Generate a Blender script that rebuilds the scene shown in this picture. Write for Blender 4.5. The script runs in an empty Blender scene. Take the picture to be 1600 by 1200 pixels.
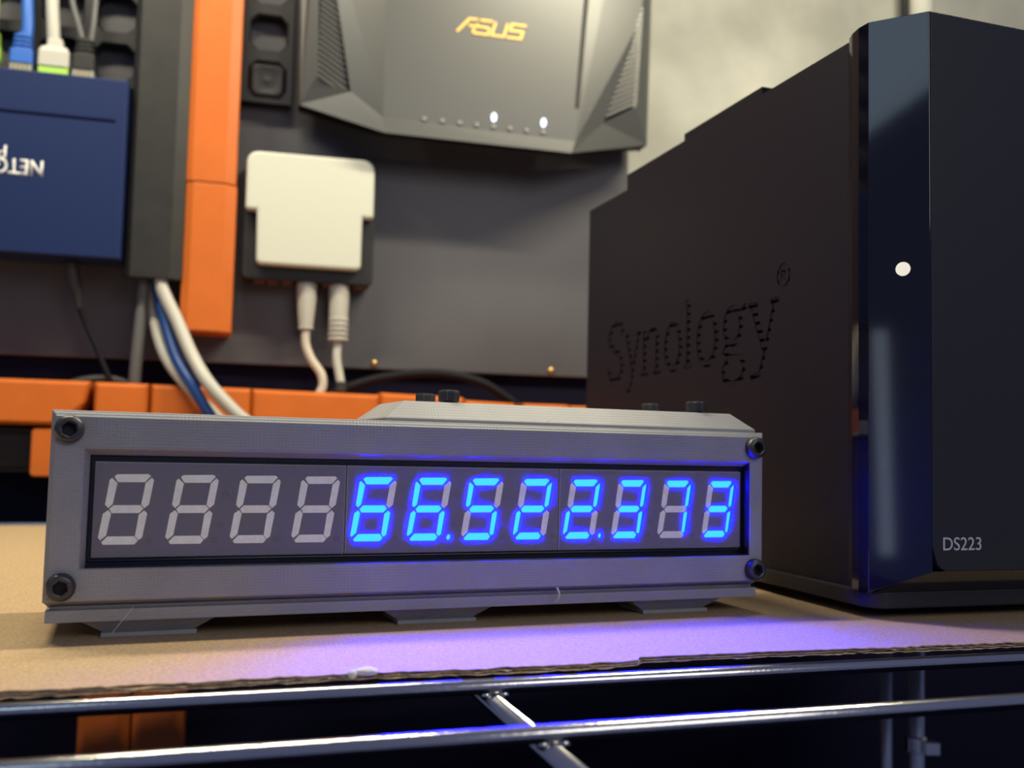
import bpy, bmesh, math, random
from mathutils import Matrix, Vector

random.seed(7)
MM = 0.001
sc = bpy.context.scene
COL = sc.collection

# ------------------------------------------------------------------ camera
# All lengths below are millimetres measured from the camera; +40 mm lifts the
# shelf's cardboard to z = 0.
LIFT = 39.3
F_PX, PITCH, ROLL = 1542.46, 0.066265, -0.023504
cam_d = bpy.data.cameras.new('camera')
cam = bpy.data.objects.new('camera', cam_d)
COL.objects.link(cam)
A = Matrix.Rotation(PITCH, 3, 'X') @ Matrix.Rotation(ROLL, 3, 'Y')
right, fwd, up = A.col[0].copy(), A.col[1].copy(), A.col[2].copy()
rot = Matrix((right, up, -fwd)).transposed()
cam.matrix_world = Matrix.Translation((0, 0, LIFT * MM)) @ rot.to_4x4()
cam_d.sensor_width = 36.0
cam_d.sensor_fit = 'HORIZONTAL'
cam_d.lens = F_PX / 1600 * 36
cam_d.clip_start = 0.005
cam_d.clip_end = 20
cam_d.dof.use_dof = True
cam_d.dof.focus_distance = 0.222
cam_d.dof.aperture_fstop = 19
sc.camera = cam

# ------------------------------------------------------------------ world
w = bpy.data.worlds.new('room_light')
sc.world = w
w.use_nodes = True
w.node_tree.nodes['Background'].inputs[0].default_value = (0.40, 0.48, 0.95, 1)
w.node_tree.nodes['Background'].inputs[1].default_value = 0.22

# ------------------------------------------------------------------ lamps
def area(name, loc, target, sx, sy, power, col):
    l = bpy.data.lights.new(name, 'AREA')
    l.shape = 'RECTANGLE'
    l.size, l.size_y = sx * MM, sy * MM
    l.energy = power
    l.color = col
    o = bpy.data.objects.new(name, l)
    COL.objects.link(o)
    o.location = Vector(loc) * MM
    d = (Vector(target) - Vector(loc)).normalized()
    z = -d
    x = Vector((math.cos(0.29), math.sin(0.29), 0))
    x = (x - z * x.dot(z)).normalized()
    y = z.cross(x)
    o.matrix_world = Matrix.Translation(o.location) @ Matrix((x, y, z)).transposed().to_4x4()
    return o

WARM = (1.0, 0.91, 0.66)
area('shelf_lamp', (215, 345, 455), (80, 400, 40), 260, 16, 3.3, WARM)
area('shelf_lamp', (-200, 300, 455), (-120, 310, 40), 260, 16, 2.4, WARM)
area('front_fill', (430, -360, 400), (20, 230, 25), 420, 300, 1.25, (1.0, 0.98, 0.95))  # unseen lamp added to brighten the front of the display
area('cool_fill', (-880, -900, 800), (0, 240, 40), 500, 320, 0.8, (0.62, 0.82, 1.0))  # unseen cool lamp added for a bluish reflection high on the corner strip
area('streak_fill', (-647, -641, 61), (90, 240, 40), 18, 300, 0.03, (0.70, 0.84, 1.0))  # unseen thin lamp added to put a streak in the corner strip

sc.view_settings.view_transform = 'Standard'
sc.view_settings.look = 'None'
sc.view_settings.gamma = 1
sc.view_settings.use_curve_mapping = False
sc.view_settings.exposure = 0.0

# ------------------------------------------------------------------ materials
def lin(c):
    return tuple(((v / 255) / 12.92 if v / 255 <= 0.04045 else ((v / 255 + 0.055) / 1.055) ** 2.4) for v in c)

def mat(name, rgb, rough=0.5, metal=0.0, spec=0.5, var=0.0, vscale=60, bump=0.0, bscale=400, coat=0.0, trans=0.0, ior=1.45):
    m = bpy.data.materials.new(name)
    m.use_nodes = True
    nt = m.node_tree
    b = nt.nodes['Principled BSDF']
    b.inputs['Base Color'].default_value = (*rgb, 1)
    b.inputs['Roughness'].default_value = rough
    b.inputs['Metallic'].default_value = metal
    b.inputs['Specular IOR Level'].default_value = spec
    b.inputs['IOR'].default_value = ior
    b.inputs['Coat Weight'].default_value = coat
    b.inputs['Coat Roughness'].default_value = 0.05
    b.inputs['Transmission Weight'].default_value = trans
    tc = nt.nodes.new('ShaderNodeTexCoord')
    if var:
        n = nt.nodes.new('ShaderNodeTexNoise')
        n.inputs['Scale'].default_value = vscale
        n.inputs['Detail'].default_value = 6
        nt.links.new(tc.outputs['Object'], n.inputs['Vector'])
        r = nt.nodes.new('ShaderNodeValToRGB')
        r.color_ramp.elements[0].position = 0.3
        r.color_ramp.elements[1].position = 0.7
        r.color_ramp.elements[0].color = (*[c * (1 - var) for c in rgb], 1)
        r.color_ramp.elements[1].color = (*[min(1, c * (1 + var)) for c in rgb], 1)
        nt.links.new(n.outputs['Fac'], r.inputs['Fac'])
        nt.links.new(r.outputs['Color'], b.inputs['Base Color'])
    if bump:
        n = nt.nodes.new('ShaderNodeTexNoise')
        n.inputs['Scale'].default_value = bscale
        n.inputs['Detail'].default_value = 4
        nt.links.new(tc.outputs['Object'], n.inputs['Vector'])
        bp = nt.nodes.new('ShaderNodeBump')
        bp.inputs['Strength'].default_value = bump
        bp.inputs['Distance'].default_value = 0.0006
        nt.links.new(n.outputs['Fac'], bp.inputs['Height'])
        nt.links.new(bp.outputs['Normal'], b.inputs['Normal'])
    return m

def emit(name, rgb, strength):
    m = bpy.data.materials.new(name)
    m.use_nodes = True
    b = m.node_tree.nodes['Principled BSDF']
    b.inputs['Base Color'].default_value = (0.02, 0.02, 0.03, 1)
    b.inputs['Emission Color'].default_value = (*rgb, 1)
    b.inputs['Emission Strength'].default_value = strength
    return m

def printed(name, rgb, check=True):
    """layered plastic: fine horizontal lines crossed by a finer vertical chatter"""
    m = mat(name, rgb, rough=0.5, spec=0.35, var=0.07, vscale=90)
    nt = m.node_tree
    b = nt.nodes['Principled BSDF']
    tc = nt.nodes.new('ShaderNodeTexCoord')
    def wave(direction, period):
        wv = nt.nodes.new('ShaderNodeTexWave')
        wv.wave_type = 'BANDS'
        wv.bands_direction = direction
        wv.inputs['Scale'].default_value = 2 * math.pi / 20 / (period * MM)
        wv.inputs['Distortion'].default_value = 0.8
        wv.inputs['Detail'].default_value = 1
        wv.inputs['Detail Scale'].default_value = 2
        nt.links.new(tc.outputs['Object'], wv.inputs['Vector'])
        return wv
    wz, wx = wave('Z', 0.62), wave('X', 0.75)
    nz = nt.nodes.new('ShaderNodeTexNoise')
    nz.inputs['Scale'].default_value = 130
    nt.links.new(tc.outputs['Object'], nz.inputs['Vector'])
    ramp = nt.nodes.new('ShaderNodeValToRGB')
    ramp.color_ramp.elements[0].position = 0.42
    ramp.color_ramp.elements[1].position = 0.62
    nt.links.new(nz.outputs['Fac'], ramp.inputs['Fac'])
    mx = nt.nodes.new('ShaderNodeMath'); mx.operation = 'MULTIPLY'
    nt.links.new(wx.outputs['Fac'], mx.inputs[0])
    nt.links.new(ramp.outputs['Color'], mx.inputs[1])
    ad = nt.nodes.new('ShaderNodeMath'); ad.operation = 'ADD'
    nt.links.new(wz.outputs['Fac'], ad.inputs[0])
    nt.links.new(mx.outputs[0], ad.inputs[1])
    bp = nt.nodes.new('ShaderNodeBump')
    bp.inputs['Strength'].default_value = 0.35 if check else 0.15
    bp.inputs['Distance'].default_value = 0.00012
    nt.links.new(ad.outputs[0], bp.inputs['Height'])
    nt.links.new(bp.outputs['Normal'], b.inputs['Normal'])
    return m

M = {}
M['grey_print'] = printed('grey_layered_plastic', (0.29, 0.29, 0.295))
M['grey_smooth'] = printed('grey_layered_plastic_smooth', (0.29, 0.29, 0.295), False)
M['gasket'] = mat('dark_clear_gasket', (0.012, 0.012, 0.02), rough=0.16, spec=0.6)
M['module'] = mat('grey_display_face', (0.20, 0.19, 0.225), rough=0.55, spec=0.3, bump=0.05, bscale=2500)
_b = M['module'].node_tree.nodes['Principled BSDF']
_b.inputs['Subsurface Weight'].default_value = 0.75
_b.inputs['Subsurface Radius'].default_value = (0.25, 0.3, 1.0)
_b.inputs['Subsurface Scale'].default_value = 0.0029
M['module_edge'] = mat('display_edge', (0.42, 0.41, 0.40), rough=0.45)
M['seg_off'] = mat('milky_segment', (0.88, 0.88, 0.80), rough=0.45, var=0.06, vscale=700)
M['seg_on'] = emit('lit_segment', (0.00004, 0.00053, 1.0), 1400)
M['seg_skirt'] = emit('lit_segment_side', (0.0, 0.0002, 1.0), 26)
M['dot_off'] = mat('dot_lens', (0.16, 0.155, 0.17), rough=0.3)
M['screw'] = mat('black_oxide_steel', (0.075, 0.072, 0.07), rough=0.36, metal=0.6, bump=0.1, bscale=1500)
M['hex_dark'] = mat('socket_dark', (0.006, 0.006, 0.01), rough=0.5)
M['black_matte'] = mat('black_textured_plastic', (0.023, 0.023, 0.027), rough=0.5, spec=0.35, bump=0.12, bscale=2600)
M['black_side'] = mat('black_satin_side', (0.0125, 0.0112, 0.020), rough=0.46, spec=0.2, bump=0.06, bscale=2600)
M['black_gloss'] = mat('black_gloss', (0.004, 0.004, 0.009), rough=0.06, spec=0.6, coat=0.3)
M['black_deep'] = mat('black_interior', (0.003, 0.003, 0.006), rough=0.8, spec=0.1)
M['gloss_lip'] = mat('black_mirror_lip', (0.006, 0.006, 0.008), rough=0.12, spec=1.0, coat=1.0, ior=1.7)
M['rubber'] = mat('black_rubber', (0.010, 0.010, 0.014), rough=0.8, spec=0.2)
M['print_white'] = mat('printed_light_grey', (0.62, 0.62, 0.62), rough=0.5)
M['card'] = mat('kraft_liner', (0.40, 0.285, 0.165), rough=0.9, spec=0.1, var=0.2, vscale=1500, bump=0.4, bscale=2200)
M['card_edge'] = mat('kraft_torn_edge', (0.66, 0.50, 0.34), rough=0.95, spec=0.05, var=0.35, vscale=900, bump=0.6, bscale=1500)
M['chrome'] = mat('bright_zinc_wire', (0.62, 0.60, 0.56), rough=0.17, metal=1.0, bump=0.05, bscale=900)
M['pole'] = mat('dull_zinc_pole', (0.50, 0.52, 0.54), rough=0.35, metal=0.8)
M['orange'] = mat('orange_plastic', (0.53, 0.125, 0.018), rough=0.45, spec=0.35, var=0.05, vscale=70, bump=0.05, bscale=700)
M['board'] = mat('dark_board', (0.075, 0.072, 0.080), rough=0.38, spec=0.5, var=0.12, vscale=14)
M['shade_floor_black'] = mat('shade_and_floor_black', (0.004, 0.004, 0.015), rough=0.7, spec=0.1)  # for the floor and the painted shade below the shelf
M['tile'] = mat('black_grid_plastic', (0.009, 0.0085, 0.011), rough=0.42, spec=0.4)
M['navy'] = mat('navy_painted_metal', (0.010, 0.021, 0.085), rough=0.5, spec=0.2, bump=0.08, bscale=1600)
M['charcoal'] = mat('charcoal_plastic', (0.0175, 0.0175, 0.018), rough=0.5, spec=0.4, var=0.15, vscale=120, bump=0.1, bscale=900)
M['white'] = mat('warm_white_plastic', (0.53, 0.535, 0.47), rough=0.4, spec=0.3)
M['white_cable'] = mat('white_cable_jacket', (0.44, 0.43, 0.39), rough=0.45)
M['cream_cable'] = mat('beige_cable_jacket', (0.50, 0.44, 0.36), rough=0.45)
M['blue_cable'] = mat('blue_cable_jacket', (0.025, 0.12, 0.48), rough=0.42)
M['blue_cable2'] = mat('deep_blue_cable_jacket', (0.008, 0.055, 0.24), rough=0.42)
M['grey_cable'] = mat('grey_cable_jacket', (0.10, 0.10, 0.105), rough=0.5)
M['black_cable'] = mat('black_cable_jacket', (0.006, 0.0055, 0.009), rough=0.6, spec=0.2)
M['black_plug'] = mat('black_plug_rubber', (0.035, 0.035, 0.036), rough=0.45)
M['clear_plug'] = mat('clear_connector', (0.72, 0.75, 0.66), rough=0.12, trans=0.55)
M['green_plug'] = mat('green_connector', (0.36, 0.62, 0.10), rough=0.35)
M['copper'] = mat('gold_contacts', (0.65, 0.45, 0.15), rough=0.3, metal=1)
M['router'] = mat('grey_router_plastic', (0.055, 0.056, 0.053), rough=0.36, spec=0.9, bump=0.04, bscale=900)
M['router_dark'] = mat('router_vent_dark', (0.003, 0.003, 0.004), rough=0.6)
M['router_under_shade'] = mat('router_underside_shade', (0.008, 0.008, 0.010), rough=0.7, spec=0.15)  # darker than the shell, shade under the router put into its colour
M['gold'] = mat('gold_print', (0.78, 0.50, 0.13), rough=0.35, metal=0.2)
M['icon'] = mat('pale_icon_print', (0.22, 0.22, 0.21), rough=0.5)
M['led_white'] = emit('white_led', (0.75, 0.85, 1.0), 3.0)
M['reflection_cream'] = emit('cream_reflection_glow', (1.0, 0.93, 0.78), 0.85)  # glow of the reflection dot on the corner strip
M['glue'] = mat('clear_glue', (0.9, 0.88, 0.86), rough=0.05, trans=0.35)
M['strand'] = mat('pale_strand', (0.62, 0.60, 0.58), rough=0.4)
M['wall'] = mat('pale_plaster', (0.335, 0.335, 0.30), rough=0.85, spec=0.15, var=0.24, vscale=16, bump=1.0, bscale=30)
M['port'] = mat('dark_red_port', (0.13, 0.05, 0.05), rough=0.5)

# ------------------------------------------------------------------ frames (mm)
def frame(x, y, z, yaw):
    return Matrix.Translation((x, y, z)) @ Matrix.Rotation(yaw, 4, 'Z')
CLK = frame(-82.332, 196.815, -23.320 + LIFT, 0.371443)   # x along display, y back, z up
NAS = frame(87.93, 243.0, 0.0, 0.32145)                   # x along front, y back
WAL = frame(-240.0, 510.0, LIFT, 0.252426)                # x along wall, -y out of the wall
GND = frame(0, 0, 0, 0)
ROD_YAW = 0.309

# ------------------------------------------------------------------ helpers
def tag(o, label=None, cat=None, group=None, kind=None):
    if label: o['label'] = label
    if cat: o['category'] = cat
    if group: o['group'] = group
    if kind: o['kind'] = kind
    return o

def thing(name, label, cat, F=GND, base=(0, 0, 0), group=None):
    o = bpy.data.objects.new(name, None)
    o.empty_display_size = 0.01
    COL.objects.link(o)
    b = Vector(base)
    m = F @ Matrix.Translation(b)
    m.translation = m.translation * MM
    o.matrix_world = m
    o['_b'] = tuple(base)
    BASE[o.name] = b
    return tag(o, label, cat, group)
BASE = {}

def base_of(o):
    while o.parent: o = o.parent
    return BASE.get(o.name, Vector((0, 0, 0)))

def obj(name, bm, mats, parent=None, F=None, smooth=False, bevel=0.0, label=None):
    """bm holds frame coordinates in mm."""
    if parent is not None:
        off = -base_of(parent)
        bmesh.ops.translate(bm, verts=bm.verts, vec=off)
    bmesh.ops.recalc_face_normals(bm, faces=bm.faces)
    bmesh.ops.scale(bm, verts=bm.verts, vec=(MM, MM, MM))
    me = bpy.data.meshes.new(name)
    bm.to_mesh(me); bm.free()
    if not isinstance(mats, (list, tuple)): mats = [mats]
    for m in mats: me.materials.append(m)
    if smooth:
        for p in me.polygons: p.use_smooth = True
    o = bpy.data.objects.new(name, me)
    COL.objects.link(o)
    if parent is not None:
        o.parent = parent
    elif F is not None:
        m = F.copy(); m.translation = m.translation * MM
        o.matrix_world = m
    if bevel:
        md = o.modifiers.new('edge', 'BEVEL')
        md.width = bevel * MM; md.segments = 2; md.limit_method = 'ANGLE'
        md.angle_limit = math.radians(35)
    if smooth and not bevel:
        pass
    if label: o['label'] = label
    return o

def box(bm, x0, x1, y0, y1, z0, z1, mi=0):
    v = [bm.verts.new((x, y, z)) for x in (x0, x1) for y in (y0, y1) for z in (z0, z1)]
    fs = []
    for q in ((0, 1, 3, 2), (4, 6, 7, 5), (0, 4, 5, 1), (2, 3, 7, 6), (0, 2, 6, 4), (1, 5, 7, 3)):
        fs.append(bm.faces.new([v[i] for i in q]))
    for f_ in fs: f_.material_index = mi
    return v

def prism(bm, pts, a, b, axis='y', pts2=None, mi=0, caps=True):
    """polygon extruded from a to b along axis; pts are the two other coords (x,z)/(x,y)/(y,z)"""
    pts2 = pts2 or pts
    def P(p, t):
        return (p[0], t, p[1]) if axis == 'y' else (p[0], p[1], t) if axis == 'z' else (t, p[0], p[1])
    v0 = [bm.verts.new(P(p, a)) for p in pts]
    v1 = [bm.verts.new(P(p, b)) for p in pts2]
    n = len(pts)
    fs = []
    for i in range(n):
        fs.append(bm.faces.new((v0[i], v0[(i + 1) % n], v1[(i + 1) % n], v1[i])))
    if caps:
        fs.append(bm.faces.new(v0[::-1])); fs.append(bm.faces.new(v1))
    for f_ in fs: f_.material_index = mi
    return fs

def loops(bm, rings, close_ends=True, mi=0, cyc=True):
    """bridge successive rings (lists of coords of equal length)"""
    vr = [[bm.verts.new(c) for c in r] for r in rings]
    n = len(vr[0])
    fs = []
    for r0, r1 in zip(vr, vr[1:]):
        for i in range(n if cyc else n - 1):
            j = (i + 1) % n
            fs.append(bm.faces.new((r0[i], r0[j], r1[j], r1[i])))
    if close_ends:
        fs.append(bm.faces.new(vr[0][::-1])); fs.append(bm.faces.new(vr[-1]))
    for f_ in fs: f_.material_index = mi
    return vr

def tube(bm, pts, r, seg=12, sub=6, r_list=None, mi=0):
    """smooth tube through points (Catmull-Rom)"""
    P = [Vector(p) for p in pts]
    R = r_list or [r] * len(P)
    out, rad = [], []
    if len(P) > 2:
        Q = [2 * P[0] - P[1]] + P + [2 * P[-1] - P[-2]]
        for i in range(1, len(Q) - 2):
            for k in range(sub):
                t = k / sub
                p0, p1, p2, p3 = Q[i - 1], Q[i], Q[i + 1], Q[i + 2]
                out.append(0.5 * ((2 * p1) + (p2 - p0) * t + (2 * p0 - 5 * p1 + 4 * p2 - p3) * t * t + (3 * p1 - p0 - 3 * p2 + p3) * t ** 3))
                rad.append(R[i - 1] * (1 - t) + R[i] * t)
    else:
        out.append(P[0]); rad.append(R[0])
    out.append(P[-1]); rad.append(R[-1])
    rings = []
    d0 = (out[1] - out[0]).normalized()
    u = d0.orthogonal().normalized()
    for i, p in enumerate(out):
        d = (out[min(i + 1, len(out) - 1)] - out[max(i - 1, 0)]).normalized()
        u = (u - d * u.dot(d)).normalized()
        v = d.cross(u)
        rings.append([tuple(p + (u * math.cos(2 * math.pi * k / seg) + v * math.sin(2 * math.pi * k / seg)) * rad[i]) for k in range(seg)])
    loops(bm, rings, mi=mi)

def lathe(bm, prof, centre, axis='z', seg=24, mi=0):
    """profile [(r, t)] spun about an axis through centre"""
    cx, cy, cz = centre
    rings = []
    for r, t in prof:
        ring = []
        for k in range(seg):
            a = 2 * math.pi * k / seg
            c, s = r * math.cos(a), r * math.sin(a)
            ring.append((cx + c, cy + s, cz + t) if axis == 'z' else (cx + c, cy + t, cz + s) if axis == 'y' else (cx + t, cy + c, cz + s))
        rings.append(ring)
    return loops(bm, rings, mi=mi)

def rect(x0, x1, z0, z1, y):
    return [(x0, y, z0), (x1, y, z0), (x1, y, z1), (x0, y, z1)]

def round_rect(x0, x1, z0, z1, r, n=6):
    pts = []
    for cx, cz, a0 in ((x1 - r, z1 - r, 0), (x0 + r, z1 - r, 90), (x0 + r, z0 + r, 180), (x1 - r, z0 + r, 270)):
        for k in range(n + 1):
            a = math.radians(a0 + 90 * k / n)
            pts.append((cx + r * math.cos(a), cz + r * math.sin(a)))
    return pts

def BM(): return bmesh.new()

def stroke(bm, pts, width, a, b, axis='y', closed=False, mi=0, wl=None):
    """mitred flat stroke through 2D points, extruded a..b -> one closed solid"""
    P = [Vector((p[0], p[1])) for p in pts]
    n = len(P)
    L, Rr = [], []
    for i in range(n):
        if closed:
            d0 = (P[i] - P[i - 1]).normalized(); d1 = (P[(i + 1) % n] - P[i]).normalized()
        else:
            d0 = (P[i] - P[max(i - 1, 0)]) if i > 0 else (P[1] - P[0])
            d1 = (P[min(i + 1, n - 1)] - P[i]) if i < n - 1 else (P[-1] - P[-2])
            d0.normalize(); d1.normalize()
        n0 = Vector((-d0.y, d0.x)); n1 = Vector((-d1.y, d1.x))
        m = (n0 + n1)
        m = m.normalized() if m.length > 1e-6 else n0
        s = 1 / max(0.5, m.dot(n0))
        hw = (wl[i] if wl else width) / 2
        L.append(P[i] + m * hw * s); Rr.append(P[i] - m * hw * s)
    def V(p, t):
        return bm.verts.new((p.x, t, p.y) if axis == 'y' else (p.x, p.y, t) if axis == 'z' else (t, p.x, p.y))
    la, ra = [V(p, a) for p in L], [V(p, a) for p in Rr]
    lb, rb = [V(p, b) for p in L], [V(p, b) for p in Rr]
    m_ = n if closed else n - 1
    fs = []
    for i in range(m_):
        j = (i + 1) % n
        fs += [bm.faces.new((la[i], la[j], ra[j], ra[i])), bm.faces.new((lb[i], rb[i], rb[j], lb[j])),
               bm.faces.new((la[i], lb[i], lb[j], la[j])), bm.faces.new((ra[i], ra[j], rb[j], rb[i]))]
    if not closed:
        fs += [bm.faces.new((la[0], ra[0], rb[0], lb[0])), bm.faces.new((la[-1], lb[-1], rb[-1], ra[-1]))]
    for f_ in fs: f_.material_index = mi

def text_mesh(s, width, depth, bold=0.0, height=None):
    """built-in font -> bmesh in mm, lower-left at 0,0 in XZ, front facing -y, scaled to the width"""
    cu = bpy.data.curves.new('lettering', 'FONT')
    cu.body = s; cu.size = 10; cu.extrude = 0.0; cu.offset = bold
    t = bpy.data.objects.new('lettering', cu)
    COL.objects.link(t)
    dg = bpy.context.evaluated_depsgraph_get()
    me = bpy.data.meshes.new_from_object(t.evaluated_get(dg))
    bm = bmesh.new(); bm.from_mesh(me)
    bpy.data.objects.remove(t); bpy.data.curves.remove(cu); bpy.data.meshes.remove(me)
    xs = [v.co.x for v in bm.verts]; ys = [v.co.y for v in bm.verts]
    k = width / (max(xs) - min(xs)); x0, y0 = min(xs), min(ys)
    kz = height / (max(ys) - y0) if height else k
    for v in bm.verts:
        v.co = Vector(((v.co.x - x0) * k, 0, (v.co.y - y0) * kz))
    r = bmesh.ops.extrude_face_region(bm, geom=list(bm.faces))
    bmesh.ops.translate(bm, verts=[g for g in r['geom'] if isinstance(g, bmesh.types.BMVert)], vec=(0, depth, 0))
    return bm, (max(ys) - y0) * kz

# ================================================================== SETTING
bm = BM(); box(bm, -1500, 2200, 12, 40, -699, 1300)
tag(obj('wall_back', bm, M['wall'], F=WAL), kind='structure')
bm = BM(); box(bm, -1500, 2200, 5, 11.9, -699, -9); box(bm, -420, 316, 5, 11.9, -9, 60)
tag(obj('shade_panel_1', bm, M['shade_floor_black'], F=WAL), kind='structure')  # black sheet over the pale wall, shelf shade put into its colour

bm = BM(); box(bm, -1500, 2200, -1800, 11, -720, -700)
tag(obj('floor', bm, M['shade_floor_black'], F=WAL), kind='structure')

# ================================================================== BOARD ON THE WALL
t = thing('backing_board', 'large dark satin board fixed to the wall behind the router and white box', 'board', WAL, (100, 0, 43))
bm = BM(); prism(bm, [(-400, 41.5), (317.5, 43.6), (317.5, 420), (-400, 420)], 0, 8.5)
obj('panel', bm, M['board'], t, bevel=0.6)
for a, z in ((167.7, 46.4), (271.2, 46.8)):
    bm = BM(); lathe(bm, [(0.4, -1.3), (1.5, -1.1), (2.0, 0.0)], (a, 0, z), 'y', 16)
    obj('screw', bm, M['copper'], t, smooth=True)

# black grid tile with rounded square holes
t = thing('pegboard_tile', 'black plastic tile with rows of rounded square holes behind the cable channel', 'pegboard', WAL, (50, -0.2, 187))
P_ = 26.1
def sq8(cx, cz, r, c):
    q = r - c
    return [(cx + r, cz + q), (cx + q, cz + r), (cx - q, cz + r), (cx - r, cz + q), (cx - r, cz - q), (cx - q, cz - r), (cx + q, cz - r), (cx + r, cz - q)]
bm = BM()
X1, Z0 = 116.6, 185.5
for ci in range(9):
    for ri in range(6):
        cx, cz = X1 - P_ / 2 - ci * P_, Z0 + P_ / 2 + ri * P_
        h = P_ / 2
        o8 = [(cx + h, cz + h * 0.414), (cx + h * 0.414, cz + h), (cx - h * 0.414, cz + h), (cx - h, cz + h * 0.414),
              (cx - h, cz - h * 0.414), (cx - h * 0.414, cz - h), (cx + h * 0.414, cz - h), (cx + h, cz - h * 0.414)]
        i8, m8 = sq8(cx, cz, 10.4, 4.2), sq8(cx, cz, 9.5, 3.8)
        loops(bm, [[(x, -0.2, z) for x, z in o8], [(x, -9, z) for x, z in o8], [(x, -9, z) for x, z in i8], [(x, -7.8, z) for x, z in m8], [(x, -0.2, z) for x, z in m8]], close_ends=False)
        for sx, sz in ((1, 1), (-1, 1), (-1, -1), (1, -1)):   # corner webs
            prism(bm, [(cx + sx * h, cz + sz * h * .414), (cx + sx * h, cz + sz * h), (cx + sx * h * .414, cz + sz * h)], -9, -0.2)
obj('grid', bm, M['tile'], t)
bm = BM()
cx, cz = X1 - P_ / 2, Z0 + P_ / 2 - 1
loops(bm, [[(p[0], y, p[1]) for p in round_rect(cx - h_, cx + h_, cz - h_, cz + h_, 4, 5)] for h_, y in ((9.2, -2), (9.2, -9.6), (7.6, -10.6), (4.6, -10.2))])
lathe(bm, [(4.3, -9), (4.0, -10.4), (3.6, -9.2), (2.4, -9.2), (2.2, -10.4), (0.3, -10.6)], (cx, 0, cz), 'y', 24)
obj('snap_plug', bm, M['tile'], t, smooth=False, bevel=0.3)

# ================================================================== NETWORK SWITCH (upside down)
t = thing('network_switch', 'navy blue metal network switch mounted upside down at the left edge', 'network switch', WAL, (-20, -6, 89))
bm = BM(); box(bm, -105, 36.3, -35, -9.6, 89.6, 180.4)
obj('housing', bm, M['navy'], t, bevel=0.8)
bm = BM(); box(bm, -105, 31, -35.25, -34.7, 158.3, 159.7)
obj('lid_seam', bm, mat('navy_seam', (0.003, 0.005, 0.02), rough=0.9, spec=0.05), t)
bm, hh = text_mesh('NETGEAR', 37.5, 0.15, 0.22, 8.0)
bmesh.ops.rotate(bm, verts=bm.verts, cent=(0, 0, 0), matrix=Matrix.Rotation(math.pi, 3, 'Y'))
bmesh.ops.translate(bm, verts=bm.verts, vec=(-0.9, -35.2, 135.7))
obj('brand_lettering', bm, M['print_white'], t, label='white upside-down lettering')
bm, hh = text_mesh('P', 4.2, 0.15, 0.12)
bmesh.ops.rotate(bm, verts=bm.verts, cent=(0, 0, 0), matrix=Matrix.Rotation(math.pi, 3, 'Y'))
bmesh.ops.translate(bm, verts=bm.verts, vec=(-17.6, -35.2, 141.8))
obj('model_lettering', bm, M['print_white'], t, label='white upside-down letter')
for zz in (0, 1):
    bm = BM(); lathe(bm, [(3.0, 0), (3.0, 1)], (-80 + zz * 90, -10.2, 134), 'y', 16)
    obj('wall_stud', bm, M['black_deep'], t)

def net_cable(label, a, boot_mat, cab_mat, pts, tip_mat, w_=10.6, boot_len=14, ribs=4, collar=9, y=-21, z0=180.4, group='cables plugged into the top of the network switch', extra=None, rc=2.9, square=False):
    t = thing('network_cable', label, 'cable', WAL, (a, y, z0), group)
    bm = BM(); prism(bm, [(a - w_ / 2 + .3, y - 4), (a + w_ / 2 - .3, y - 4), (a + w_ / 2 - .3, y + 4), (a - w_ / 2 + .3, y + 4)], z0, z0 + 7.5, 'z')
    obj('connector', bm, tip_mat, t, bevel=0.4)
    if not square:
        bm = BM()
        for k in range(4): box(bm, a - 3.6 + 2.1 * k, a - 2.7 + 2.1 * k, y - 4.2, y - 3.9, z0 + 0.6, z0 + 5.8)
        obj('contacts', bm, M['copper'], t)
    bm = BM()
    z1 = z0 + 6.6
    if square:
        rr = [round_rect(a - w_ / 2, a + w_ / 2, y - 4.6, y + 4.6, 1.2, 3), round_rect(a - w_ / 2, a + w_ / 2, y - 4.6, y + 4.6, 1.2, 3), round_rect(a - w_ / 2 + 1.2, a + w_ / 2 - 1.2, y - 4, y + 4, 1.2, 3), round_rect(a - 4, a + 4, y - 3.6, y + 3.6, 1.2, 3), round_rect(a - 3.4, a + 3.4, y - 3.3, y + 3.3, 1.2, 3)]
        zz = [z1, z1 + boot_len * .6, z1 + boot_len * .78, z1 + boot_len * .82, z1 + boot_len * 1.15]
        loops(bm, [[(p[0], p[1], z) for p in r] for r, z in zip(rr, zz)])
    else:
        rr = round_rect(a - w_ / 2, a + w_ / 2, y - 4.6, y + 4.6, 1.2, 3)
        loops(bm, [[(p[0], p[1], z) for p in rr] for z in (z1, z1 + boot_len * .5)])
    obj('boot', bm, boot_mat, t, bevel=0.3)
    if not square:
        bm = BM()
        for k in range(ribs):
            zz = z1 + boot_len * .5 + k * (collar / ribs)
            s_ = w_ / 2 - .5 - k * .25
            rr = round_rect(a - s_, a + s_, y - 4.2, y + 4.2, 2.2, 3)
            loops(bm, [[(p[0], p[1], z) for p in rr] for z in (zz, zz + collar / ribs * .5)])
            s_ -= 1.6
            rr = round_rect(a - s_, a + s_, y - 3.4, y + 3.4, 2.0, 3)
            loops(bm, [[(p[0], p[1], z) for p in rr] for z in (zz + .1, zz + collar / ribs + .1)])
        obj('strain_relief', bm, boot_mat, t)
    for q in (pts if isinstance(pts[0], list) else [pts]):
        bm = BM(); tube(bm, q, rc)
        obj('cable', bm, cab_mat, t, smooth=True)
    return t
net_cable('bright blue network cable with ribbed boot in the switch top', -16.0, M['blue_cable'], M['blue_cable'], [(-15.4, -21, 196), (-14.5, -21, 206), (-15.5, -20, 222), (-17, -17, 250), (-15, -14, 300)], M['clear_plug'])
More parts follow.
